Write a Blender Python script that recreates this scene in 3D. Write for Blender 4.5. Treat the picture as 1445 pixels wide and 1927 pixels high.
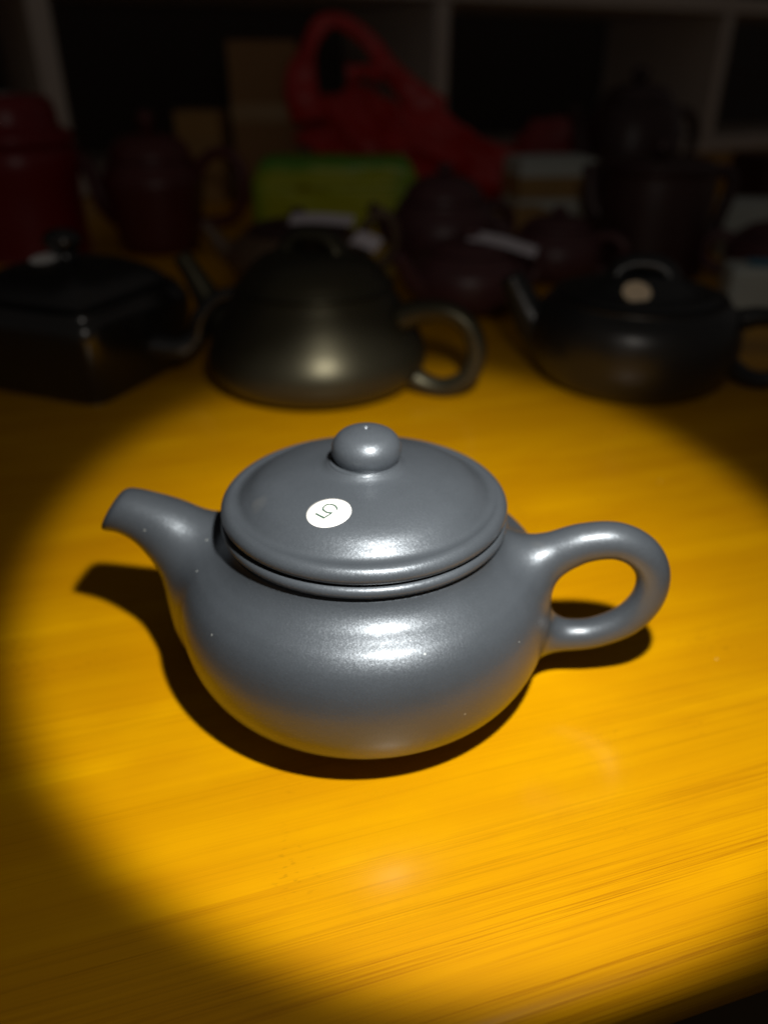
import bpy, bmesh, math, random
import numpy as np
from mathutils import Vector, Matrix, noise as mnoise

random.seed(7)
R = math.radians
scene = bpy.context.scene
for o in list(bpy.data.objects):
    bpy.data.objects.remove(o)

# ------------------------------------------------------------ camera
cam_d = bpy.data.cameras.new('camera')
cam = bpy.data.objects.new('camera', cam_d)
scene.collection.objects.link(cam)
scene.camera = cam
cam.location = (0.0045, -0.1729, 0.1511)
cam.rotation_euler = (R(90 - 30.11), 0, R(-0.17))
cam_d.sensor_fit = 'VERTICAL'
cam_d.sensor_height = 36.0
cam_d.lens = 27.03
cam_d.clip_start = 0.01
cam_d.clip_end = 30
cam_d.dof.use_dof = True
cam_d.dof.focus_distance = 0.163
cam_d.dof.aperture_fstop = 6.9

# ------------------------------------------------------------ world, view
w = bpy.data.worlds.new('World')
scene.world = w
w.use_nodes = True
bg = w.node_tree.nodes['Background']
bg.inputs['Color'].default_value = (1.0, 0.90, 0.82, 1)
bg.inputs['Strength'].default_value = 0.033
scene.view_settings.view_transform = 'Standard'
scene.view_settings.look = 'None'
scene.view_settings.exposure = 0
scene.view_settings.gamma = 1
scene.cycles.caustics_reflective = True
scene.cycles.sample_clamp_indirect = 4
scene.cycles.blur_glossy = 0.3
scene.cycles.use_denoising = True

# ------------------------------------------------------------ the torch that lights the pot
LP = Vector((0.037, -0.118, 0.217))
AX = Vector((-0.052, 0.546, -0.836))

def spot(name, energy, size, blend, radius, color, axis=AX):
    d = bpy.data.lights.new(name, 'SPOT')
    d.energy = energy
    d.spot_size = R(size)
    d.spot_blend = blend
    d.shadow_soft_size = radius
    d.color = color
    o = bpy.data.objects.new(name, d)
    scene.collection.objects.link(o)
    o.location = LP
    o.rotation_euler = axis.to_track_quat('-Z', 'Y').to_euler()
    return o

spot('torch_beam', 2.95, 57, 0.24, 0.005, (1.0, 0.97, 0.90))
spot('torch_core', 1.25, 50, 1.0, 0.005, (1.0, 0.97, 0.90), Vector((-0.07, 0.66, -0.76)))
spot('torch_spill', 0.26, 130, 1.0, 0.005, (1.0, 0.95, 0.85), Vector((-0.25, 0.12, -0.96)))
spot('torch_spill_far', 0.46, 95, 1.0, 0.005, (1.0, 0.93, 0.84), Vector((-0.02, 0.90, -0.22)))

# ------------------------------------------------------------ helpers: tagging
COL = scene.collection

def tag(o, label=None, cat=None, group=None, kind=None):
    if label: o['label'] = label
    if cat: o['category'] = cat
    if group: o['group'] = group
    if kind: o['kind'] = kind
    return o

def empty(name, loc, rz=0.0):
    o = bpy.data.objects.new(name, None)
    o.empty_display_size = 0.01
    COL.objects.link(o)
    o.location = loc
    o.rotation_euler = (0, 0, rz)
    return o

def mesh_obj(name, V, F, mat, parent=None, smooth=True, loc=None, rot=None):
    me = bpy.data.meshes.new(name)
    me.from_pydata([tuple(map(float, v)) for v in V], [], [tuple(map(int, f)) for f in F])
    me.update()
    me.polygons.foreach_set('use_smooth', [smooth] * len(me.polygons))
    for m in (mat if isinstance(mat, (list, tuple)) else [mat]):
        me.materials.append(m)
    o = bpy.data.objects.new(name, me)
    COL.objects.link(o)
    if parent: o.parent = parent
    if loc is not None: o.location = loc
    if rot is not None: o.rotation_euler = rot
    return o

# ------------------------------------------------------------ helpers: shapes
def crom(pts, n=8):
    P = np.array(pts, float)
    P = np.vstack([2 * P[0] - P[1], P, 2 * P[-1] - P[-2]])
    out = []
    for i in range(1, len(P) - 2):
        t = np.linspace(0, 1, n, endpoint=False)[:, None]
        a, b, c, d = P[i - 1:i + 3]
        out.append(.5 * ((2 * b) + (-a + c) * t + (2 * a - 5 * b + 4 * c - d) * t ** 2 + (-a + 3 * b - 3 * c + d) * t ** 3))
    return np.vstack(out + [P[-2:-1]])

def lathe(prof, seg=64, sq=2.0, sub=6):
    """surface of revolution (sq=2) or rounded-square loft (sq>2) from (r,z) points"""
    P = crom(prof, sub) if sub > 1 else np.array(prof, float)
    P[:, 0] = np.maximum(P[:, 0], 0)
    V, F = [], []
    for r, z in P:
        r = max(r, 1e-5)
        for k in range(seg):
            a = 2 * math.pi * k / seg
            c, s = math.cos(a), math.sin(a)
            m = (abs(c) ** sq + abs(s) ** sq) ** (-1 / sq)
            V.append((r * c * m, r * s * m, z))
    n = len(P)
    for i in range(n - 1):
        for k in range(seg):
            k2 = (k + 1) % seg
            F.append((i * seg + k, i * seg + k2, (i + 1) * seg + k2, (i + 1) * seg + k))
    F.append(tuple(reversed(range(seg))))
    F.append(tuple((n - 1) * seg + k for k in range(seg)))
    return V, F

def tube(pts, rad, seg=20, n=10, flat=1.0, cap=True):
    """swept tube in the x-z plane or in 3-D; flat squashes it sideways"""
    P = np.array([(p[0], 0.0, p[1]) if len(p) == 2 else p for p in pts], float)
    Q = crom(np.hstack([P, np.array(rad, float)[:, None]]), n)
    C, rr = Q[:, :3], Q[:, 3]
    T = np.gradient(C, axis=0)
    T /= np.linalg.norm(T, axis=1)[:, None]
    side = np.array([0, 1.0, 0])
    V, F = [], []
    for c, t, r in zip(C, T, rr):
        s = side - t * (side @ t); s /= np.linalg.norm(s)
        u = np.cross(s, t)
        for k in range(seg):
            a = 2 * math.pi * k / seg
            V.append(c + r * (math.cos(a) * u + flat * math.sin(a) * s))
    m = len(C)
    for i in range(m - 1):
        for k in range(seg):
            k2 = (k + 1) % seg
            F.append((i * seg + k, i * seg + k2, (i + 1) * seg + k2, (i + 1) * seg + k))
    if cap:
        F.append(tuple(reversed(range(seg))))
        F.append(tuple((m - 1) * seg + k for k in range(seg)))
    return V, F

def box_bm(sx, sy, sz, bevel=0.001, seg=2, crumple=0.0, cuts=0, seed=0):
    """box on z=0, bevelled, optionally subdivided and crumpled"""
    bm = bmesh.new()
    bmesh.ops.create_cube(bm, size=1)
    bmesh.ops.scale(bm, vec=(sx, sy, sz), verts=bm.verts)
    bmesh.ops.translate(bm, vec=(0, 0, sz / 2), verts=bm.verts)
    if cuts:
        bmesh.ops.subdivide_edges(bm, edges=bm.edges[:], cuts=cuts, use_grid_fill=True)
    elif bevel:
        bmesh.ops.bevel(bm, geom=bm.edges[:], offset=bevel, segments=seg, profile=0.5, affect='EDGES')
    if crumple:
        for v in bm.verts:
            q = Vector((v.co.x * 30 + seed, v.co.y * 30, v.co.z * 30))
            v.co += mnoise.noise_vector(q) * crumple + mnoise.noise_vector(q * 2.7) * crumple * 0.4
    return bm

def bm_obj(name, bm, mat, parent=None, smooth=True, loc=None, rz=0.0):
    me = bpy.data.meshes.new(name)
    bm.to_mesh(me); bm.free()
    me.polygons.foreach_set('use_smooth', [smooth] * len(me.polygons))
    me.materials.append(mat)
    o = bpy.data.objects.new(name, me)
    COL.objects.link(o)
    if parent: o.parent = parent
    if loc is not None: o.location = loc
    if rz: o.rotation_euler = (0, 0, rz)
    return o

# ------------------------------------------------------------ materials
def new_mat(name):
    m = bpy.data.materials.new(name)
    m.use_nodes = True
    nt = m.node_tree
    return m, nt, nt.nodes['Principled BSDF']

def N(nt, kind, **kw):
    n = nt.nodes.new(kind)
    for k, v in kw.items():
        setattr(n, k, v)
    return n

def mix_rgb(nt, fac, a, b, blend='MIX'):
    n = nt.nodes.new('ShaderNodeMix')
    n.data_type = 'RGBA'
    n.blend_type = blend
    for sock, v in ((n.inputs[0], fac), (n.inputs[6], a), (n.inputs[7], b)):
        if isinstance(v, bpy.types.NodeSocket): nt.links.new(v, sock)
        elif isinstance(v, (int, float)): sock.default_value = v
        else: sock.default_value = (*v, 1)
    return n.outputs[2]

def math_n(nt, op, a, b=None, c=None, clamp=False):
    n = nt.nodes.new('ShaderNodeMath')
    n.operation = op
    n.use_clamp = clamp
    for i, v in enumerate((a, b, c)):
        if v is None: continue
        if isinstance(v, bpy.types.NodeSocket): nt.links.new(v, n.inputs[i])
        else: n.inputs[i].default_value = v
    return n.outputs[0]

def noise_tex(nt, vec, scale, detail=3, rough=0.55):
    n = nt.nodes.new('ShaderNodeTexNoise')
    n.inputs['Scale'].default_value = scale
    n.inputs['Detail'].default_value = detail
    n.inputs['Roughness'].default_value = rough
    nt.links.new(vec, n.inputs['Vector'])
    return n.outputs['Fac']

def map_range(nt, v, a, b, c=0.0, d=1.0):
    n = nt.nodes.new('ShaderNodeMapRange')
    nt.links.new(v, n.inputs[0])
    for i, x in enumerate((a, b, c, d)):
        n.inputs[i + 1].default_value = x
    return n.outputs[0]

def simple_mat(name, col, rough=0.5, var=0.15, scale=80, bump=0.0, metal=0.0, coat=0.0, spec=0.5, tint=(1, 1, 1)):
    m, nt, b = new_mat(name)
    tc = N(nt, 'ShaderNodeTexCoord').outputs['Object']
    f = noise_tex(nt, tc, scale, 4)
    dark = tuple(c * (1 - var) for c in col); light = tuple(min(1, c * (1 + var)) for c in col)
    nt.links.new(mix_rgb(nt, f, dark, light), b.inputs['Base Color'])
    b.inputs['Roughness'].default_value = rough
    b.inputs['Metallic'].default_value = metal
    b.inputs['Coat Weight'].default_value = coat
    b.inputs['Specular IOR Level'].default_value = spec
    b.inputs['Specular Tint'].default_value = (*tint, 1)
    if bump:
        bn = N(nt, 'ShaderNodeBump')
        bn.inputs['Strength'].default_value = bump
        bn.inputs['Distance'].default_value = 0.0005
        nt.links.new(noise_tex(nt, tc, scale * 8, 3), bn.inputs['Height'])
        nt.links.new(bn.outputs[0], b.inputs['Normal'])
    return m

def clay_mat(name):
    """fine satin zisha clay: mica grains that glint, faint mottling, dust specks"""
    m, nt, b = new_mat(name)
    L = nt.links
    tc = N(nt, 'ShaderNodeTexCoord').outputs['Object']
    mott = noise_tex(nt, tc, 45, 4, 0.6)
    col = mix_rgb(nt, map_range(nt, mott, 0.3, 0.7), (0.043, 0.050, 0.059), (0.053, 0.061, 0.072))
    fine = noise_tex(nt, tc, 3200, 2, 0.6)
    col = mix_rgb(nt, map_range(nt, fine, 0.62, 0.80, 0, 0.3), col, (0.14, 0.155, 0.17))
    # pale dusty smudges
    sm = noise_tex(nt, tc, 62, 2, 0.5)
    col = mix_rgb(nt, map_range(nt, sm, 0.68, 0.80, 0, 0.28), col, (0.17, 0.165, 0.15))
    # sparse pale specks of dust
    vor = N(nt, 'ShaderNodeTexVoronoi'); vor.feature = 'F1'
    vor.inputs['Scale'].default_value = 420
    L.new(tc, vor.inputs['Vector'])
    sep = N(nt, 'ShaderNodeSeparateColor'); L.new(vor.outputs['Color'], sep.inputs[0])
    rare = math_n(nt, 'GREATER_THAN', sep.outputs[0], 0.93)
    near = math_n(nt, 'LESS_THAN', vor.outputs['Distance'], math_n(nt, 'MULTIPLY', sep.outputs[1], 0.13))
    speck = math_n(nt, 'MULTIPLY', math_n(nt, 'MULTIPLY', rare, near), 0.8)
    col = mix_rgb(nt, speck, col, (0.36, 0.38, 0.37))
    L.new(col, b.inputs['Base Color'])
    # mica flakes: small cells with a tilted normal
    v2 = N(nt, 'ShaderNodeTexVoronoi'); v2.inputs['Scale'].default_value = 3600
    L.new(tc, v2.inputs['Vector'])
    geo = N(nt, 'ShaderNodeNewGeometry')
    sub = N(nt, 'ShaderNodeVectorMath'); sub.operation = 'SUBTRACT'
    L.new(v2.outputs['Color'], sub.inputs[0]); sub.inputs[1].default_value = (0.5, 0.5, 0.5)
    sc = N(nt, 'ShaderNodeVectorMath'); sc.operation = 'SCALE'
    L.new(sub.outputs[0], sc.inputs[0]); sc.inputs['Scale'].default_value = 0.085
    bump = N(nt, 'ShaderNodeBump'); bump.inputs['Strength'].default_value = 0.35
    bump.inputs['Distance'].default_value = 0.00008
    L.new(noise_tex(nt, tc, 1500, 2, 0.5), bump.inputs['Height'])
    add = N(nt, 'ShaderNodeVectorMath'); add.operation = 'ADD'
    L.new(bump.outputs[0], add.inputs[0]); L.new(sc.outputs[0], add.inputs[1])
    nrm = N(nt, 'ShaderNodeVectorMath'); nrm.operation = 'NORMALIZE'
    L.new(add.outputs[0], nrm.inputs[0])
    L.new(nrm.outputs[0], b.inputs['Normal'])
    b.inputs['Roughness'].default_value = 0.41
    b.inputs['Specular Tint'].default_value = (0.80, 0.89, 1.0, 1)
    b.inputs['Specular IOR Level'].default_value = 0.95
    b.inputs['Coat Weight'].default_value = 0.3
    b.inputs['Coat Roughness'].default_value = 0.25
    return m

def bamboo_mat(name):
    m, nt, b = new_mat(name)
    L = nt.links
    tc = N(nt, 'ShaderNodeTexCoord').outputs['Object']   # table object's x axis runs along the grain
    def stretched(sx, sy, off=0.0):
        mp = N(nt, 'ShaderNodeMapping')
        mp.inputs['Scale'].default_value = (sx, sy, sy)
        mp.inputs['Location'].default_value = (off, off * 1.7, 0)
        L.new(tc, mp.inputs['Vector'])
        return mp.outputs[0]
    broad = noise_tex(nt, stretched(4, 45), 1, 3, 0.5)
    mid = noise_tex(nt, stretched(9, 520, 3.1), 1, 4, 0.6)
    fibre = noise_tex(nt, stretched(18, 3000, 7.7), 1, 4, 0.7)
    cloud = noise_tex(nt, stretched(30, 70, 1.3), 1, 3, 0.5)
    col = mix_rgb(nt, map_range(nt, broad, 0.3, 0.7), (0.58, 0.262, 0.0004), (0.78, 0.395, 0.0005))
    col = mix_rgb(nt, map_range(nt, cloud, 0.38, 0.66, 0, 0.7), col, (0.62, 0.280, 0.0004))
    # where fibre lines are strong: some strips show them, others hardly
    sy = N(nt, 'ShaderNodeSeparateXYZ'); L.new(tc, sy.inputs[0])
    edge = map_range(nt, sy.outputs[1], 0.060, 0.008, 0.38, 1.25)
    strips = map_range(nt, noise_tex(nt, stretched(2.5, 60, 5.0), 1, 2), 0.40, 0.60, 0.25, 0.9)
    amt = math_n(nt, 'MULTIPLY', strips, edge)
    fl = map_range(nt, fibre, 0.46, 0.62, 0, 1.0)
    fl = math_n(nt, 'MULTIPLY', fl, map_range(nt, mid, 0.35, 0.60))
    fl = math_n(nt, 'MULTIPLY', fl, amt)
    col = mix_rgb(nt, fl, col, (0.27, 0.085, 0.002))
    ml = math_n(nt, 'MULTIPLY', map_range(nt, mid, 0.54, 0.70, 0, 0.45), amt)
    col = mix_rgb(nt, ml, col, (0.36, 0.13, 0.002))
    lt = math_n(nt, 'MULTIPLY', map_range(nt, fibre, 0.30, 0.42, 0.35, 0), amt)
    col = mix_rgb(nt, lt, col, (0.88, 0.48, 0.004))
    # glued strips, each a shade apart, and the odd pale nick or dust grain
    comb = N(nt, 'ShaderNodeCombineXYZ')
    wob = math_n(nt, 'ADD', sy.outputs[1], math_n(nt, 'MULTIPLY', noise_tex(nt, stretched(3, 1), 1, 1), 0.002))
    L.new(math_n(nt, 'FLOOR', math_n(nt, 'DIVIDE', wob, 0.0215)), comb.inputs[0])
    wn = N(nt, 'ShaderNodeTexWhiteNoise'); L.new(comb.outputs[0], wn.inputs['Vector'])
    col = mix_rgb(nt, map_range(nt, wn.outputs['Value'], 0, 1, 0, 0.38), col, (0.47, 0.185, 0.0006))
    nick = N(nt, 'ShaderNodeTexVoronoi'); nick.inputs['Scale'].default_value = 1
    L.new(stretched(60, 140, 4.0), nick.inputs['Vector'])
    nsep = N(nt, 'ShaderNodeSeparateColor'); L.new(nick.outputs['Color'], nsep.inputs[0])
    nk = math_n(nt, 'MULTIPLY', math_n(nt, 'GREATER_THAN', nsep.outputs[0], 0.955),
                math_n(nt, 'LESS_THAN', nick.outputs['Distance'], math_n(nt, 'MULTIPLY', nsep.outputs[1], 0.06)))
    col = mix_rgb(nt, math_n(nt, 'MULTIPLY', nk, 0.6), col, (0.85, 0.62, 0.22))
    # nodes of the bamboo: clusters of little dark dashes across the strips
    dash = noise_tex(nt, stretched(420, 1100, 2.0), 1, 1)
    where = noise_tex(nt, stretched(26, 24, 9.0), 1, 1)
    nd = math_n(nt, 'MULTIPLY', map_range(nt, dash, 0.60, 0.70), map_range(nt, where, 0.64, 0.74, 0, 0.45))
    col = mix_rgb(nt, nd, col, (0.22, 0.075, 0.004))
    L.new(col, b.inputs['Base Color'])
    rgh = map_range(nt, cloud, 0.3, 0.7, 0.40, 0.50)
    L.new(rgh, b.inputs['Roughness'])
    b.inputs['Specular IOR Level'].default_value = 0.05
    b.inputs['Coat Weight'].default_value = 0.42
    b.inputs['Coat Roughness'].default_value = 0.18
    bn = N(nt, 'ShaderNodeBump'); bn.inputs['Strength'].default_value = 0.25
    bn.inputs['Distance'].default_value = 0.0002
    L.new(fibre, bn.inputs['Height'])
    L.new(bn.outputs[0], b.inputs['Normal'])
    return m

M = {}
M['clay'] = clay_mat('grey_zisha_clay')
M['bamboo'] = bamboo_mat('varnished_bamboo')
M['black'] = simple_mat('black_glazed_clay', (0.016, 0.015, 0.010), 0.40, 0.3, 60, 0.15, spec=0.65, tint=(1.0, 0.92, 0.62))
M['black_gloss'] = simple_mat('black_gloss_clay', (0.010, 0.010, 0.010), 0.26, 0.3, 60, 0.1, spec=0.9)
M['black_matt'] = simple_mat('black_satin_clay', (0.013, 0.014, 0.015), 0.36, 0.3, 60, 0.15, spec=0.6)
M['purple'] = simple_mat('purple_brown_clay', (0.085, 0.030, 0.033), 0.42, 0.2, 60, 0.1)
M['rust'] = simple_mat('rust_red_clay', (0.085, 0.012, 0.010), 0.42, 0.2, 60, 0.1)
M['brown'] = simple_mat('dark_brown_clay', (0.045, 0.018, 0.016), 0.38, 0.2, 60, 0.1)
M['olive'] = simple_mat('olive_brown_clay', (0.13, 0.08, 0.045), 0.42, 0.2, 60, 0.1)
M['red_box'] = simple_mat('red_lacquer', (0.20, 0.001, 0.004), 0.35, 0.1, 40)
M['red_bag'] = simple_mat('red_plastic_film', (0.52, 0.012, 0.008), 0.40, 0.25, 35, 0.1)
M['dark_red_bag'] = simple_mat('dark_red_plastic_film', (0.26, 0.02, 0.02), 0.35, 0.3, 35)
M['carton'] = simple_mat('brown_cardboard', (0.30, 0.16, 0.06), 0.8, 0.1, 60)
M['tape'] = simple_mat('packing_tape', (0.36, 0.22, 0.08), 0.4, 0.1, 60)
M['ochre'] = simple_mat('ochre_cardboard', (0.38, 0.22, 0.07), 0.8, 0.15, 60)
M['shelf'] = simple_mat('cream_shelf_board', (0.60, 0.53, 0.47), 0.55, 0.06, 15)
M['wall'] = simple_mat('dim_back_wall', (0.07, 0.055, 0.045), 0.9, 0.1, 5)
M['floor'] = simple_mat('dark_floor', (0.20, 0.14, 0.07), 0.7, 0.2, 8)
M['paper'] = simple_mat('white_paper', (0.83, 0.82, 0.80), 0.6, 0.02, 200)
M['label_paper'] = simple_mat('pale_label_paper', (0.80, 0.74, 0.80), 0.6, 0.04, 100)
M['ink'] = simple_mat('black_ink', (0.035, 0.08, 0.06), 0.6, 0.02, 100)
M['white_box'] = simple_mat('white_box_card', (0.50, 0.54, 0.50), 0.6, 0.06, 60)
M['blue'] = simple_mat('blue_print', (0.10, 0.30, 0.42), 0.5, 0.1, 60)

def green_mat():
    m, nt, b = new_mat('green_plastic_wrap')
    tc = N(nt, 'ShaderNodeTexCoord').outputs['Object']
    s = N(nt, 'ShaderNodeSeparateXYZ'); nt.links.new(tc, s.inputs[0])
    n = noise_tex(nt, tc, 22, 3)
    z = math_n(nt, 'ADD', s.outputs[2], math_n(nt, 'MULTIPLY', math_n(nt, 'SUBTRACT', n, 0.5), 0.02))
    top = map_range(nt, z, 0.052, 0.064)
    side = map_range(nt, math_n(nt, 'ABSOLUTE', math_n(nt, 'ADD', s.outputs[0], 0.008)), 0.060, 0.078)
    f = math_n(nt, 'MAXIMUM', top, math_n(nt, 'MULTIPLY', side, 0.6))
    nt.links.new(mix_rgb(nt, f, (0.52, 0.58, 0.012), (0.10, 0.36, 0.02)), b.inputs['Base Color'])
    b.inputs['Roughness'].default_value = 0.3
    return m
M['green'] = green_mat()

# ------------------------------------------------------------ setting: table, floor, wall
GRAIN = R(16.4)
def build_table():
    """bamboo tabletop: local x along the grain, front edge rounded"""
    root = empty('table', (0.0608, -0.0921, 0), GRAIN)
    tag(root, 'yellow varnished bamboo table carrying all the teapots', 'table')
    # cross-section (y,z) of the slab swept along x; front edge at y=0
    rr = 0.006
    prof = [(1.9, 0.0)] + [(y, 0.0) for y in (1.2, 0.6, 0.3, 0.1, 0.04, rr + 0.002)]
    for k in range(0, 9):
        a = math.pi / 2 * k / 8
        prof.append((rr - rr * math.sin(a), -rr + rr * math.cos(a)))
    prof += [(0.0, -0.0130)]
    for k in range(1, 6):
        a = math.pi / 2 * k / 5
        prof.append((0.005 - 0.005 * math.cos(a), -0.0130 - 0.005 * math.sin(a)))
    prof += [(1.9, -0.0180)]
    xs = [-1.6, -0.8, -0.2, 0.2, 0.8, 1.6]
    V = [(x, y, z) for x in xs for (y, z) in prof]
    n = len(prof); F = []
    for i in range(len(xs) - 1):
        for k in range(n):
            k2 = (k + 1) % n
            F.append((i * n + k, i * n + k2, (i + 1) * n + k2, (i + 1) * n + k))
    F.append(tuple(range(n - 1, -1, -1))); F.append(tuple((len(xs) - 1) * n + k for k in range(n)))
    top = mesh_obj('tabletop', V, F, M['bamboo'], root)
    bm = bmesh.new(); bm.from_mesh(top.data)
    bmesh.ops.recalc_face_normals(bm, faces=bm.faces); bm.to_mesh(top.data); bm.free()
    top.data.polygons.foreach_set('use_smooth', [True] * len(top.data.polygons))
    for sx in (-1.5, 1.5):
        for sy in (0.06, 1.84):
            bm = box_bm(0.05, 0.05, 0.7320, 0.003)
            bm_obj('leg', bm, M['bamboo'], root, False, (sx, sy, -0.75))
build_table()
fl = mesh_obj('floor', [(-4, -3, -0.75), (4, -3, -0.75), (4, 4, -0.75), (-4, 4, -0.75)], [(0, 1, 2, 3)], M['floor'], smooth=False)
tag(fl, kind='structure')
wl = mesh_obj('wall', [(-4, -0.05, -0.75), (4, -0.05, -0.75), (4, -0.05, 2.2), (-4, -0.05, 2.2),
                       (-4, 0.05, -0.75), (4, 0.05, -0.75), (4, 0.05, 2.2), (-4, 0.05, 2.2)],
              [(0, 1, 2, 3), (5, 4, 7, 6), (3, 2, 6, 7), (0, 3, 7, 4), (1, 5, 6, 2)], M['wall'], smooth=False,
              loc=(-0.12, 1.83, 0), rot=(0, 0, R(30)))
tag(wl, kind='structure')

# ------------------------------------------------------------ shelf unit behind, standing on the table
def build_shelf():
    root = empty('shelf_unit', (0.098, 1.2, 0), R(30))
    tag(root, 'cream open cubby shelf standing at the back of the table', 'shelf')
    th = 0.026; D = 0.30
    def board(name, x0, x1, y0, y1, z0, z1):
        bm = box_bm(x1 - x0, y1 - y0, z1 - z0, 0.0012, 1)
        bm_obj(name, bm, M['shelf'], root, False, ((x0 + x1) / 2, (y0 + y1) / 2, z0))
    xs = [-0.575, 0.0, 0.640]
    for x in xs:
        board('upright', x - th / 2, x + th / 2, 0, D, 0.028, 0.235)
        board('upright', x - th / 2, x + th / 2, 0, D, 0.263, 0.50)
    for z in (0.002, 0.237, 0.502):
        board('board', -1.0, 1.30, 0.001, D - 0.001, z, z + 0.024)
    board('side_panel', -1.028, -1.002, 0, D, 0.0, 0.53)
    board('side_panel', 1.302, 1.328, 0, D, 0.0, 0.53)
build_shelf()

# ------------------------------------------------------------ the grey teapot (signed-distance surface)
ROTP = R(-7)
BODY = crom([(0.0, 0.0004), (0.0255, 0.0004), (0.0285, 0.0010), (0.0380, 0.0049), (0.0450, 0.0093), (0.0487, 0.0162),
             (0.0500, 0.0245), (0.0494, 0.0312), (0.0475, 0.0363), (0.0447, 0.0397), (0.0418, 0.0416),
             (0.0393, 0.0431), (0.0374, 0.0449), (0.0362, 0.0468), (0.0356, 0.0487)], 6)
RING = [(0.0352, 0.04885)] + [(0.0350 + 0.0017 * math.cos(a), 0.0508 + 0.0016 * math.sin(a)) for a in np.linspace(-1.45, 1.5, 14)] + [(0.0335, 0.0524), (0.0, 0.0524)]
BPOLY = np.vstack([BODY, RING])
BPOLY = np.vstack([BPOLY, BPOLY[::-1] * np.array([-1, 1])])      # closed, mirrored

def poly_sdf(px, pz, poly):
    d = np.full(px.shape, 1e9); inside = np.zeros(px.shape, bool)
    n = len(poly)
    for i in range(n):
        a = poly[i]; b = poly[(i + 1) % n]
        e = b - a; l2 = e @ e
        if l2 < 1e-16: continue
        wx = px - a[0]; wz = pz - a[1]
        t = np.clip((wx * e[0] + wz * e[1]) / l2, 0, 1)
        d = np.minimum(d, (wx - t * e[0]) ** 2 + (wz - t * e[1]) ** 2)
        cond = ((a[1] > pz) != (b[1] > pz)) & (px < (b[0] - a[0]) * (pz - a[1]) / ((b[1] - a[1]) if abs(b[1] - a[1]) > 1e-12 else 1e-12) + a[0])
        inside ^= cond
    d = np.sqrt(d)
    return np.where(inside, -d, d)

GR = np.arange(0, 0.0985, 0.00025); GZ = np.arange(-0.008, 0.068, 0.00025)
_rr, _zz = np.meshgrid(GR, GZ, indexing='ij')
BS = poly_sdf(_rr, _zz, BPOLY)

def sdf_body(P):
    r = np.clip(np.hypot(P[..., 0], P[..., 1]) / 0.00025, 0, len(GR) - 1.001)
    z = np.clip((P[..., 2] + 0.008) / 0.00025, 0, len(GZ) - 1.001)
    i = r.astype(int); j = z.astype(int); fr = r - i; fz = z - j
    return (BS[i, j] * (1 - fr) * (1 - fz) + BS[i + 1, j] * fr * (1 - fz) + BS[i, j + 1] * (1 - fr) * fz + BS[i + 1, j + 1] * fr * fz)

def sdf_chain(P, pts, sub=14, flat=1.0):
    """union of round cones along a curve of (x, z, r) in the pot's own plane"""
    Q = crom(pts, sub)
    d = np.full(P.shape[:-1], 1e9)
    x, y, z = P[..., 0], P[..., 1] / flat, P[..., 2]
    for a, b in zip(Q[:-1], Q[1:]):
        ex, ez = b[0] - a[0], b[1] - a[1]; l2 = ex * ex + ez * ez
        t = np.clip(((x - a[0]) * ex + (z - a[1]) * ez) / l2, 0, 1)
        dd = np.sqrt((x - a[0] - t * ex) ** 2 + y ** 2 + (z - a[1] - t * ez) ** 2) - (a[2] + t * (b[2] - a[2]))
        d = np.minimum(d, dd)
    return d

HANDLE = [(0.0420, 0.0385, 0.0060), (0.0495, 0.0420, 0.0057), (0.0565, 0.0456, 0.0051), (0.0645, 0.0468, 0.0048), (0.0712, 0.0438, 0.0046),
          (0.0750, 0.0375, 0.0043), (0.0748, 0.0295, 0.0042), (0.0706, 0.0222, 0.0042), (0.0632, 0.0174, 0.0041),
          (0.0560, 0.0157, 0.0043), (0.0460, 0.0148, 0.0048)]
SPOUT = [(-0.0388, 0.0175, 0.0165), (-0.0420, 0.0258, 0.0142), (-0.0460, 0.0332, 0.0118), (-0.0518, 0.0398, 0.0096), (-0.0583, 0.0443, 0.0076), (-0.0652, 0.0467, 0.0064),
         (-0.0720, 0.0461, 0.0053), (-0.0790, 0.0446, 0.0050)]

def smin(a, b, k):
    h = np.maximum(k - np.abs(a - b), 0) / k
    return np.minimum(a, b) - h * h * k * 0.25

def sdf_spout(P):
    d = sdf_chain(P, SPOUT)
    cut = (P[..., 0] + 0.0699) * -0.85 + (P[..., 2] - 0.0464) * 0.53     # flat mouth
    d = -smin(-d, -cut, 0.0022)
    bore = sdf_chain(P, [(-0.060, 0.0452, 0.0042), (-0.0665, 0.0464, 0.0036), (-0.0725, 0.0458, 0.0033), (-0.079, 0.044, 0.0032)])
    return -smin(-d, bore, 0.0008)

def sdf_all(P):
    b = sdf_body(P); h = sdf_chain(P, HANDLE); s = sdf_spout(P)
    # fillets, kept off the neck ring
    d = smin(b, s, 0.0080)
    d = smin(d, h, 0.0080)
    near = np.clip((P[..., 2] - 0.0470) / 0.002, 0, 1)
    return d * (1 - near) + np.minimum(np.minimum(b, s), h) * near

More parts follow.
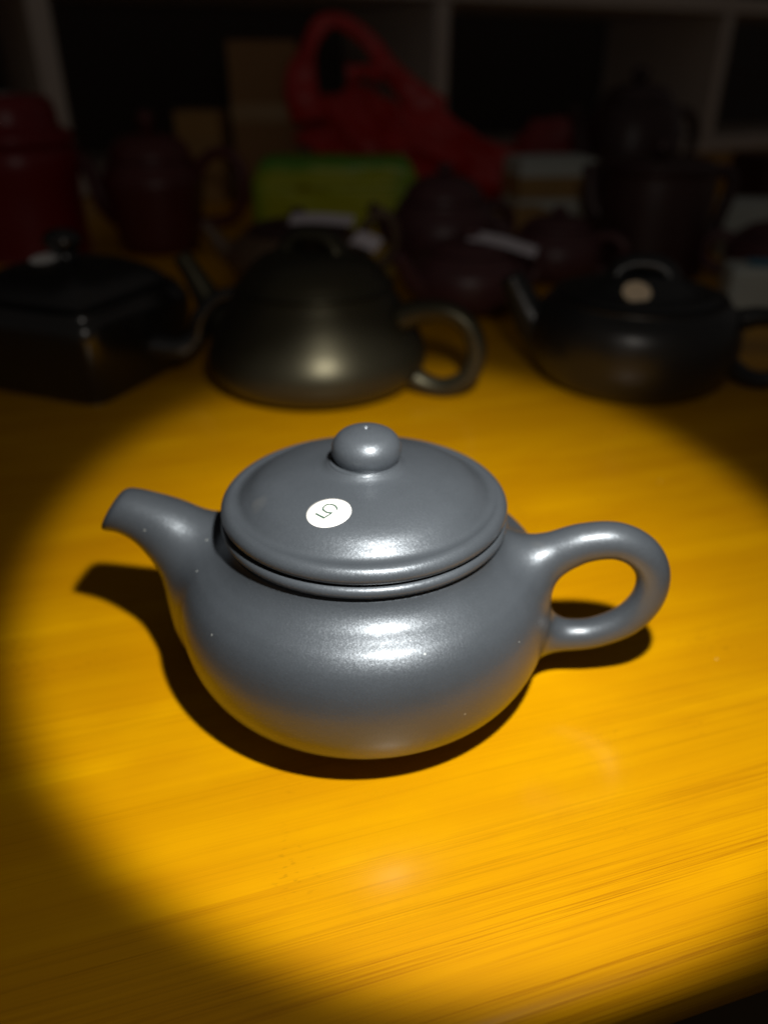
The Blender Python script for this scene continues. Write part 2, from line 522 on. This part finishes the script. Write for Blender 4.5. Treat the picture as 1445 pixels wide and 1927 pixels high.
def surface_nets(f, lo, hi, h):
    ax = [np.arange(lo[i], hi[i] + h, h) for i in range(3)]
    S = np.empty(tuple(len(a) for a in ax), np.float32)
    for i0 in range(0, len(ax[0]), 24):
        g = np.stack(np.meshgrid(ax[0][i0:i0 + 24], ax[1], ax[2], indexing='ij'), -1)
        S[i0:i0 + 24] = f(g)
    neg = S < 0
    nx, ny, nz = S.shape
    c = np.zeros((nx - 1, ny - 1, nz - 1), np.uint8)
    for dx in (0, 1):
        for dy in (0, 1):
            for dz in (0, 1):
                c += neg[dx:nx - 1 + dx, dy:ny - 1 + dy, dz:nz - 1 + dz]
    act = (c > 0) & (c < 8)
    idx = -np.ones(c.shape, np.int64)
    I = np.argwhere(act); idx[act] = np.arange(len(I))
    V = np.array(lo) + (I + 0.5) * h
    F = []
    for a in range(3):
        b, d = (a + 1) % 3, (a + 2) % 3
        sl0 = [slice(None)] * 3; sl1 = [slice(None)] * 3
        sl0[a] = slice(0, -1); sl1[a] = slice(1, None)
        n0, n1 = neg[tuple(sl0)], neg[tuple(sl1)]
        E = np.argwhere(n0 != n1)
        ok = (E[:, b] > 0) & (E[:, d] > 0) & (E[:, b] < S.shape[b] - 1) & (E[:, d] < S.shape[d] - 1)
        E = E[ok]
        flip = n1[tuple(E.T)]
        q = []
        for ob, od in ((-1, -1), (0, -1), (0, 0), (-1, 0)):
            G = E.copy(); G[:, b] += ob; G[:, d] += od
            q.append(idx[tuple(G.T)])
        q = np.stack(q, 1)
        q[flip] = q[flip][:, ::-1]
        F.append(q)
    F = np.vstack(F)
    def grad(P):
        e = 0.00022
        return np.stack([f(P + np.eye(3)[k] * e) - f(P - np.eye(3)[k] * e) for k in range(3)], -1) / (2 * e)
    for _ in range(5):
        g = grad(V); n2 = np.maximum((g * g).sum(-1, keepdims=True), 1e-3)
        V = V - np.clip(f(V)[:, None] * g / n2, -h * 0.7, h * 0.7)
    g = grad(V); g /= np.linalg.norm(g, axis=1, keepdims=True) + 1e-12
    return V, F, g

def build_main_pot():
    root = empty('teapot', (0, 0, 0), ROTP)
    tag(root, 'slate grey round clay teapot standing in the pool of light, lid on', 'teapot')
    V, F, G = surface_nets(sdf_all, (-0.080, -0.053, -0.0012), (0.083, 0.053, 0.0562), 0.00068)
    Cn = V[F].mean(1)
    db, dh, ds = sdf_body(Cn), sdf_chain(Cn, HANDLE), sdf_spout(Cn)
    part = np.zeros(len(F), int)
    part[(ds < db) & (Cn[:, 0] < 0)] = 1
    part[(dh < db) & (Cn[:, 0] > 0)] = 2
    for k, name in enumerate(('body', 'spout', 'handle')):
        f = F[part == k]
        u, inv = np.unique(f, return_inverse=True)
        o = mesh_obj(name, V[u], inv.reshape(-1, 4), M['clay'], root)
        o.data.normals_split_custom_set_from_vertices([tuple(map(float, g)) for g in G[u]])
    # lid
    lid_prof = [(0.0, 0.0527), (0.030, 0.0527), (0.0346, 0.05272), (0.0357, 0.0531), (0.03635, 0.0542), (0.0362, 0.0555), (0.0353, 0.0566),
                (0.0341, 0.0570), (0.0328, 0.0568), (0.0316, 0.0571), (0.0299, 0.0584), (0.0272, 0.0603), (0.0235, 0.0618),
                (0.0180, 0.0632), (0.0125, 0.0641), (0.0103, 0.0646), (0.0088, 0.0656), (0.0076, 0.0662), (0.0, 0.0663)]
    lv, lf = lathe(lid_prof, 160, 2.0, 7)
    lid = mesh_obj('lid', lv, lf, M['clay'], root)
    k = [(0.0, 0.0640), (0.0050, 0.0641), (0.0070, 0.0652), (0.0083, 0.0672), (0.0087, 0.0692), (0.0082, 0.0712), (0.0067, 0.0730),
         (0.0044, 0.0741), (0.0020, 0.07465), (0.0009, 0.0747), (0.0005, 0.0743), (0.0, 0.0738)]
    kv, kf = lathe(k, 80, 2.0, 8)
    mesh_obj('knob', kv, kf, M['clay'], lid, loc=(0.0007, 0, 0))
    # sticker that follows the lid's dome
    LPr = crom(lid_prof, 10)
    LPr = LPr[np.argsort(LPr[:, 0])] if False else LPr
    up = LPr[LPr[:, 1] > 0.0573][::-1]
    def lz(x, y):
        return float(np.interp(math.hypot(x, y), up[:, 0], up[:, 1]))
    ca, sa = math.cos(-ROTP), math.sin(-ROTP)
    def loc(x, y): return (ca * x - sa * y, sa * x + ca * y)
    cx, cy, rs = -0.0077, -0.0200, 0.00520
    SV, SF = [], []
    nr, ns = 6, 48
    X, Y = loc(cx, cy); SV.append((X, Y, lz(X, Y) + 0.00012))
    for i in range(1, nr + 1):
        for j in range(ns):
            a = 2 * math.pi * j / ns
            x, y = loc(cx + rs * i / nr * math.cos(a), cy + rs * 0.86 * i / nr * math.sin(a))
            SV.append((x, y, lz(x, y) + 0.00012))
    for j in range(ns):
        SF.append((0, 1 + j, 1 + (j + 1) % ns))
        for i in range(nr - 1):
            a, b = 1 + i * ns + j, 1 + i * ns + (j + 1) % ns
            SF.append((a, a + ns, b + ns, b))
    base = 1 + (nr - 1) * ns
    for j in range(ns):                        # paper edge
        x, y, z = SV[base + j]; SV.append((x, y, z - 0.0002))
    e0 = len(SV) - ns
    for j in range(ns):
        SF.append((base + j, e0 + j, e0 + (j + 1) % ns, base + (j + 1) % ns))
    mesh_obj('sticker', SV, SF, M['paper'], lid)
    five = np.array([(-0.01077, -0.02024), (-0.00872, -0.02193), (-0.00689, -0.02064), (-0.00813, -0.02025), (-0.00891, -0.01949),
            (-0.0091, -0.0188), (-0.0088, -0.01811), (-0.00814, -0.01771), (-0.00739, -0.01771), (-0.00657, -0.0181),
            (-0.00599, -0.01882), (-0.00577, -0.01973)])
    fine = [five[0], five[1]] + [five[1] + (five[2] - five[1]) * t for t in (0.5, 1.0)] + list(crom(five[2:], 4)[1:])
    wdt = 0.00023
    DV, DF = [], []
    for i, p in enumerate(fine):
        pa = fine[max(i - 1, 0)]; pb = fine[min(i + 1, len(fine) - 1)]
        if i == 1: t = (five[2] - five[0])
        elif i == 3: t = np.array([-1.0, 2.2])
        else: t = pb - pa
        t = np.array(t) / np.linalg.norm(t); nn = np.array([-t[1], t[0]])
        for s in (-1, 1):
            k_ = 1.35 if i in (1, 3) else 1.0
            x, y = loc(*(np.array(p) + nn * wdt * s * k_))
            DV.append((x, y, lz(x, y) + 0.00030))
    for i in range(len(fine) - 1):
        DF.append((2 * i, 2 * i + 1, 2 * i + 3, 2 * i + 2))
    mesh_obj('printed_number', DV, DF, M['ink'], lid)
build_main_pot()

# ------------------------------------------------------------ the other teapots
def pot(name, label, loc, rz, mat, body, lid, knob=None, spout=None, handle=None, knob_arch=None, sq=2.0, group=None, seg=72, lid_mat=None, flat=1.0):
    root = empty(name, loc, rz)
    tag(root, label, 'teapot', group)
    v, f = lathe(body, seg, sq); mesh_obj('body', v, f, mat, root)
    v, f = lathe(lid, seg, sq); ld = mesh_obj('lid', v, f, lid_mat or mat, root)
    if knob:
        v, f = lathe(knob, 32, 2.0 if sq == 2 else 3.0); mesh_obj('knob', v, f, lid_mat or mat, ld)
    if knob_arch:
        v, f = tube(knob_arch[0], knob_arch[1], 16, 8, knob_arch[2]); mesh_obj('knob', v, f, lid_mat or mat, ld)
    if spout:
        v, f = tube(spout[0], spout[1], 24, 10); mesh_obj('spout', v, f, mat, root)
    if handle:
        v, f = tube(handle[0], handle[1], 18, 10, flat); mesh_obj('handle', v, f, mat, root)
    return root, ld

# middle pot of the first row behind
pot('teapot', 'glossy black teapot with bridge knob and ring handle, directly behind the grey one', (-0.030, 0.232, 0), R(-20), M['black'],
    [(0, .0004), (.037, .0004), (.042, .0013), (.052, .0055), (.0572, .0115), (.0583, .0165), (.0574, .0225), (.0543, .0295), (.0490, .0380), (.0430, .0470), (.0392, .0530), (.0375, .0534), (.0, .0535)],
    [(0, .0537), (.0380, .0537), (.0397, .0541), (.0385, .0560), (.0345, .0612), (.0280, .0668), (.0170, .0705), (.0, .0718)],
    spout=([(-.046, .018), (-.058, .028), (-.066, .041), (-.073, .053), (-.079, .062)], [.015, .0105, .0075, .0058, .0050]),
    handle=([(.047, .040), (.058, .0440), (.072, .0450), (.083, .0385), (.0875, .026), (.0835, .0130), (.072, .0060), (.060, .0070), (.048, .0130)],
            [.0075, .0060, .0054, .0051, .0050, .0050, .0051, .0056, .0075]),
    knob_arch=([(-.0150, .066), (-.0125, .0725), (-.006, .0770), (.006, .0770), (.0125, .0725), (.0150, .066)], [.0060, .0048, .0042, .0042, .0048, .0060], 1.5))

# right pot
rp, rl = pot('teapot', 'black squat teapot with a round beige sticker below its knob, right of the row', (0.140, 0.234, 0), R(-14), M['black_matt'],
    [(0, .0004), (.034, .0004), (.040, .0015), (.049, .0085), (.0538, .0190), (.0542, .0300), (.0515, .0395), (.0450, .0462), (.0405, .0480), (0, .0481)],
    [(0, .0484), (.0385, .0484), (.0402, .0490), (.0375, .0503), (.0300, .0520), (.0230, .0552), (.0170, .0580), (.0100, .0592), (0, .0595)],
    spout=([(-.044, .022), (-.055, .032), (-.062, .043), (-.068, .053)], [.015, .0105, .0078, .0062]),
    handle=([(.048, .036), (.062, .0395), (.077, .037), (.085, .027), (.083, .014), (.072, .0065), (.060, .0075), (.048, .015)],
            [.0062, .0050, .0046, .0044, .0044, .0046, .0050, .0062]),
    knob_arch=([(-.0140, .055), (-.0115, .0600), (-.005, .0632), (.005, .0632), (.0115, .0600), (.0140, .055)], [.0062, .0054, .0046, .0046, .0054, .0062], 1.6))
def sticker_disc(name, parent, c, r, tilt, rz, mat, thick=0.0003):
    v, f = lathe([(0, 0), (r, 0), (r, thick), (0, thick)], 32, 2.0, 1)
    return mesh_obj(name, v, f, mat, parent, False, c, (tilt, 0, rz))
M['beige'] = simple_mat('beige_sticker_paper', (0.80, 0.64, 0.44), 0.6, 0.05, 200)
st = sticker_disc('sticker', rl, (-.0035, -.0262, .0545), .0070, R(32), R(8), M['beige'])
mesh_obj('printed_number', [(.0004, -.0028, .00045), (.0011, -.0028, .00045), (.0018, .0028, .00045), (.0003, .0034, .00045), (-.0012, .0018, .00045), (-.0009, .0012, .00045), (.0008, .0022, .00045)],
         [(0, 1, 2, 3, 6), (3, 4, 5, 6)], M['ink'], st, False) if False else None

# left square pot
sp, sl = pot('square_teapot', 'black square-bodied teapot with faceted corners at the left edge', (-0.162, 0.246, 0), R(-22), M['black_gloss'],
    [(0, .0004), (.036, .0004), (.040, .0010), (.0430, .0120), (.0460, .0280), (.0465, .0380), (.0440, .0440), (.0380, .0480), (0, .0482)],
    [(0, .0486), (.0375, .0486), (.0385, .0500), (.0350, .0540), (.0300, .0575), (.0200, .0620), (.0070, .0645), (0, .0647)],
    knob=[(0, .0635), (.006, .0640), (.0060, .0670), (.0085, .0710), (.0080, .0750), (.0045, .0780), (0, .0785)],
    sq=9, seg=160)
v, f = tube([(.035, .004, .020), (.054, .012, .0170), (.063, .018, .0230), (.067, .020, .0340), (.075, .025, .0430), (.084, .029, .0460)],
            [.0085, .0070, .0060, .0052, .0045, .0040], 20, 10)
mesh_obj('spout', v, f, M['black_gloss'], sp)
v, f = tube([(-.040, -.004, .036), (-.056, -.006, .0400), (-.070, -.008, .036), (-.072, -.008, .022), (-.062, -.006, .011), (-.044, -.004, .008)], [.0055, .005, .0045, .0045, .005, .0055], 16, 8)
mesh_obj('handle', v, f, M['black_gloss'], sp)
sticker_disc('sticker', sl, (-.0044, -.0104, .0648), .0075, R(9), 0, M['paper'])

# purple teapots on the right, behind
pot('teapot', 'purple-brown teapot with a low domed lid under a white slip, right of the black pot', (0.066, 0.385, 0), R(-150), M['purple'],
    [(0, .0004), (.026, .0004), (.038, .0060), (.0430, .0170), (.0415, .0290), (.0340, .0370), (.0290, .0395), (0, .0397)],
    [(0, .0401), (.0280, .0401), (.0290, .0412), (.0250, .0445), (.0140, .0475), (0, .0480)],
    knob=[(0, .047), (.004, .0475), (.0065, .0505), (.0055, .054), (0, .0555)],
    spout=([(.034, .016), (.046, .024), (.054, .035), (.060, .042)], [.011, .0075, .0055, .0045]),
    handle=([(-.036, .032), (-.050, .036), (-.062, .028), (-.060, .014), (-.048, .008), (-.036, .012)], [.005, .0042, .004, .004, .0042, .005]))
pot('teapot', 'purple-brown teapot with a tall rounded dome, behind the one under a white slip', (0.056, 0.510, 0), R(25), M['purple'],
    [(0, .0004), (.030, .0004), (.042, .0080), (.0465, .0220), (.0450, .0380), (.0380, .0510), (.0330, .0550), (0, .0552)],
    [(0, .0556), (.0320, .0556), (.0330, .0568), (.0300, .0640), (.0210, .0710), (.0100, .0745), (0, .0752)],
    knob=[(0, .0745), (.004, .075), (.0068, .078), (.0058, .082), (0, .0838)],
    spout=([(-.036, .022), (-.050, .032), (-.058, .046), (-.066, .054)], [.011, .0075, .0055, .0045]),
    handle=([(.038, .044), (.052, .048), (.066, .040), (.066, .024), (.054, .012), (.042, .014)], [.005, .0045, .0042, .0042, .0045, .005]))
pot('teapot', 'small dark purple-brown teapot tucked between the ochre box and the tall teapot', (0.146, 0.475, 0), R(-30), M['purple'],
    [(0, .0004), (.026, .0004), (.034, .0050), (.0385, .0160), (.0370, .0280), (.0300, .0370), (.0260, .0395), (0, .0397)],
    [(0, .0401), (.0250, .0401), (.0262, .0412), (.0220, .0450), (.0120, .0480), (0, .0485)],
    knob=[(0, .0475), (.004, .048), (.0060, .051), (.0050, .0545), (0, .056)],
    spout=([(-.030, .016), (-.042, .026), (-.050, .036), (-.056, .043)], [.010, .007, .0055, .0045]),
    handle=([(.030, .032), (.042, .036), (.054, .030), (.053, .016), (.042, .009), (.032, .012)], [.0045, .004, .0038, .0038, .004, .0045]))
# flat pot behind the middle one
pot('teapot', 'low flat olive-brown teapot with white slips, behind the glossy black pot', (-0.060, 0.455, 0), R(0), M['olive'],
    [(0, .0004), (.036, .0004), (.050, .0080), (.0560, .0200), (.0530, .0310), (.0420, .0390), (.0380, .0405), (0, .0407)],
    [(0, .0411), (.0370, .0411), (.0380, .0422), (.0330, .0455), (.0180, .0485), (0, .0490)], 
    knob=[(0, .048), (.004, .0485), (.0065, .0515), (.0055, .056), (0, .0575)], lid_mat=M['brown'],
    spout=([(-.048, .020), (-.060, .028), (-.067, .038), (-.074, .046)], [.011, .0075, .0055, .0045]),
    handle=([(.046, .034), (.056, .0480), (.066, .0530), (.074, .0440), (.074, .026), (.062, .014), (.050, .014)], [.0045, .004, .004, .004, .004, .004, .0045]))
# rust teapot behind at left
pot('teapot', 'rust-red teapot with broad lid and big ring handle, beside the red canister', (-0.204, 0.590, 0), R(-4), M['rust'],
    [(0, .0004), (.030, .0004), (.036, .0040), (.0400, .0250), (.0440, .0500), (.0450, .0620), (.0400, .0740), (.0350, .0780), (0, .0782)],
    [(0, .0786), (.0350, .0786), (.0365, .0800), (.0340, .0880), (.0270, .0950), (.0150, .0990), (0, .1000)],
    knob=[(0, .099), (.004, .0995), (.0055, .104), (.0075, .110), (.0060, .116), (0, .1185)],
    spout=([(-.036, .030), (-.050, .042), (-.056, .060), (-.064, .078), (-.072, .084)], [.013, .0095, .0075, .006, .0052]),
    handle=([(.038, .064), (.052, .080), (.070, .084), (.082, .070), (.082, .046), (.068, .028), (.036, .024)], [.006, .005, .005, .005, .005, .005, .006]))
# tall cylindrical pot on the right
pot('teapot', 'dark brown straight-sided tall teapot with ear handle, right, behind the sticker pot', (0.229, 0.505, 0), R(-3), M['brown'],
    [(0, .0004), (.044, .0004), (.0475, .0030), (.0470, .0400), (.0460, .0760), (.0440, .0790), (0, .0792)],
    [(0, .0796), (.0430, .0796), (.0450, .0806), (.0440, .0840), (.0300, .0880), (0, .0895)],
    knob=[(0, .0885), (.005, .089), (.008, .094), (.0065, .100), (0, .102)],
    spout=([(-.040, .040), (-.050, .052), (-.053, .070), (-.056, .082)], [.012, .009, .007, .006]),
    handle=([(.042, .074), (.052, .078), (.0595, .072), (.0600, .058), (.056, .044), (.052, .030), (.042, .022)], [.006, .0052, .005, .005, .005, .0052, .006]))
# large pot near the shelf
pot('teapot', 'largest dark brown teapot with shiny shoulders, standing before the shelf', (0.290, 0.800, 0), R(20), M['brown'],
    [(0, .0004), (.038, .0004), (.046, .0100), (.0540, .0500), (.0540, .0850), (.0480, .1080), (.0380, .1160), (0, .1162)],
    [(0, .1166), (.0370, .1166), (.0385, .1180), (.0340, .1270), (.0200, .1340), (0, .1360)],
    knob=[(0, .135), (.006, .136), (.0100, .142), (.0080, .149), (0, .152)],
    spout=([(-.046, .050), (-.064, .066), (-.072, .092), (-.082, .112)], [.016, .011, .008, .007]),
    handle=([(.046, .095), (.066, .106), (.084, .092), (.084, .060), (.068, .038), (.046, .038)], [.007, .006, .006, .006, .006, .007]))
# low one at the right edge
pot('teapot', 'dark red-brown low teapot partly cut off by the right edge', (0.325, 0.455, 0), R(160), M['purple'],
    [(0, .0004), (.030, .0004), (.042, .0070), (.0470, .0180), (.0440, .0300), (.0360, .0370), (0, .0372)],
    [(0, .0376), (.0350, .0376), (.0360, .0388), (.0300, .0430), (.0150, .0460), (0, .0465)],
    knob=[(0, .0455), (.004, .046), (.0065, .049), (.0055, .053), (0, .0545)],
    spout=([(-.038, .018), (-.050, .026), (-.058, .038)], [.011, .0075, .005]),
    handle=([(.038, .030), (.052, .034), (.062, .026), (.060, .014), (.048, .008), (.038, .012)], [.005, .0042, .004, .004, .0042, .005]))

# ------------------------------------------------------------ white slips of paper lying on lids
def slip(label, loc, sx, sy, rot, curl=0.001):
    n = 10
    V, F = [], []
    for i in range(n + 1):
        for j in range(4):
            x = sx * (i / n - .5); y = sy * (j / 3 - .5)
            V.append((x, y, curl * math.sin(i / n * math.pi * 1.3) + curl * 0.4 * (j / 3) ** 2))
    for i in range(n):
        for j in range(3):
            a = i * 4 + j; F.append((a, a + 4, a + 5, a + 1))
    m = len(V)
    V += [(x, y, z - 0.0003) for x, y, z in V]
    F += [tuple(q + m for q in reversed(f)) for f in F]
    o = mesh_obj('paper_slip', V, F, M['label_paper'], None, True, loc, rot)
    tag(o, label, 'paper slip')
    return o
slip('wide white paper slip lying across the flat teapot lid in the middle', (-0.039, 0.418, 0.0545), 0.046, 0.020, (R(10), 0, R(-2)))
slip('smallest white paper slip tucked by the flat teapot handle', (-0.0065, 0.404, 0.0420), 0.020, 0.016, (R(22), R(12), R(-20)))
slip('white paper slip lying on the purple-brown teapot right of centre', (0.0880, 0.378, 0.0455), 0.048, 0.022, (R(6), R(10), R(-14)))

# ------------------------------------------------------------ boxes, canister, packs, bags
def canister():
    root = empty('red_canister', (-0.322, 0.575, 0))
    tag(root, 'large red round canister with stepped lid at the left edge', 'canister')
    v, f = lathe([(0, 0.0004), (.050, .0004), (.0525, .003), (.0520, .050), (.0515, .0930), (0, .0932)], 64, 2, 4)
    mesh_obj('body', v, f, M['red_box'], root)
    v, f = lathe([(0, .0935), (.0530, .0935), (.0545, .0960), (.0540, .1010), (.0480, .1040), (.0440, .1080), (.0425, .1200), (.0370, .1290), (.0200, .1310), (0, .1312)], 64, 2, 5)
    ld = mesh_obj('lid', v, f, M['red_box'], root)
    v, f = lathe([(0, .1313), (.010, .1313), (.010, .1317), (0, .1317)], 24, 2, 1)
    mesh_obj('sticker', v, f, M['paper'], ld, False, (0.008, -0.014, 0))  # white paper disc standing in for the bright highlight on the lid
canister()

def carton(label, x, y, rz, sx, sy, sz, mat, band=True):
    root = empty('carton', (x, y, 0), rz)
    tag(root, label, 'box')
    bm_obj('body', box_bm(sx, sy, sz, 0.0012, 2), mat, root, False)
    if band:
        bm_obj('tape', box_bm(sx + .0012, sy + .0012, 0.020, 0.0002, 1), M['tape'], root, False, (0, 0, sz * 0.52))
        bm_obj('flap', box_bm(sx + .001, sy / 2 - .0006, 0.0016, 0.0004, 1), mat, root, False, (0, -sy / 4, sz + .0001))
        bm_obj('flap', box_bm(sx + .001, sy / 2 - .0006, 0.0016, 0.0004, 1), mat, root, False, (0, sy / 4, sz + .0001))
carton('tall brown cardboard carton standing left of the red bag', -0.140, 0.925, R(4), 0.082, 0.070, 0.176, M['carton'])
carton('short ochre cardboard box between rust teapot and tall carton', -0.219, 0.905, R(-6), 0.056, 0.050, 0.102, M['ochre'])
carton('low ochre box lying in front of the white box', 0.130, 0.590, R(12), 0.055, 0.040, 0.036, M['ochre'], False)
carton('flat white box right of the red bag', 0.175, 0.680, R(8), 0.078, 0.060, 0.070, M['white_box'])

carton('small pale box at the right edge, behind the white and blue packet', 0.345, 0.570, R(-10), 0.060, 0.045, 0.046, M['white_box'], False)
carton('dark brown wooden tea box at the right edge, farthest back', 0.500, 0.860, R(14), 0.100, 0.070, 0.058, M['brown'], False)

# green tissue pack
bm = box_bm(0.172, 0.060, 0.070, cuts=14, crumple=0.0022)
for v_ in bm.verts:
    e = max(0, abs(v_.co.x) - 0.070) / 0.016
    v_.co.z = 0.0004 + max(v_.co.z, 0) * (1 - 0.25 * e * e)
    q = abs(v_.co.y) / 0.030
    if v_.co.z > 0.045: v_.co.z -= 0.006 * q ** 3
g = bm_obj('tissue_pack', bm, M['green'], None, True, (-0.044, 0.715, 0), R(2))
tag(g, 'bright green and yellow plastic tissue pack lying behind the pots', 'tissue pack')

# packet at the right edge
root = empty('packet', (0.266, 0.360, 0), R(-8))
tag(root, 'small white and blue packet at the right edge, beside the sticker pot', 'packet')
bm_obj('body', box_bm(0.050, 0.030, 0.034, cuts=6, crumple=0.0012), M['white_box'], root, True, (0, 0, 0.001))
bm_obj('printed_patch', box_bm(0.030, 0.018, 0.0006, 0.0001, 1), M['blue'], root, False, (0.002, 0, 0.0362))

def film_blob(name, label, loc, size, mat, seed, lean=0.0, folds=0.012, extra=None):
    """crumpled plastic bag: a sphere pulled to the bag's shape, then folded by ridged noise"""
    root = empty(name, loc)
    tag(root, label, 'plastic bag')
    bm = bmesh.new()
    bmesh.ops.create_icosphere(bm, subdivisions=6, radius=1)
    for v_ in bm.verts:
        p = v_.co.copy()
        up = (p.z + 1) / 2
        h = size[2] * (1 + lean * -p.x)
        q = Vector((p.x * size[0] * (1 - 0.15 * up), p.y * size[1] * (1 - 0.35 * up), up * h))
        d = Vector((q.x * 8 - q.z * 6 + seed, q.y * 12, q.x * 17 + q.z * 27))
        r1 = 1 - abs(mnoise.noise(d)) * 2
        r2 = 1 - abs(mnoise.noise(d * 2.3 + Vector((5, 1, 3)))) * 2
        q += p.normalized() * (folds * (r1 - 0.5) + folds * 0.28 * (r2 - 0.5))
        q.z = max(q.z, 0.0005)
        v_.co = q
    bm_obj('body', bm, mat, root)
    for pts, rad, fl in (extra or []):
        v, f = tube(pts, rad, 16, 10, fl)
        vv = []
        for q in v:
            k = mnoise.noise(Vector(q) * 30) * 0.005
            vv.append((q[0] + k, q[1] + k, q[2] - k))
        mesh_obj('handle', vv, f, mat, root)
    return root
film_blob('plastic_bag', 'large red plastic bag with a looped handle sticking up at the back', (0.052, 0.875, 0), (0.162, 0.065, 0.110), M['red_bag'], 3.0, 0.36, 0.026,
          [([(-.132, -.02, .095), (-.140, -.02, .140), (-.124, -.02, .178), (-.100, -.02, .196), (-.062, -.02, .176), (-.040, -.02, .150), (-.012, -.02, .124), (.020, -.02, .100)],
            [.022, .017, .011, .008, .009, .011, .015, .020], 0.35),
           ([(-.090, -.02, .145), (-.068, -.02, .146), (-.046, -.02, .140)], [.010, .006, .010], 0.5)])
film_blob('plastic_bag', 'dark red plastic bag slumped between the bright red bag and the large pot', (0.228, 0.900, 0), (0.062, 0.050, 0.098), M['dark_red_bag'], 9.0, 0.1, 0.012)
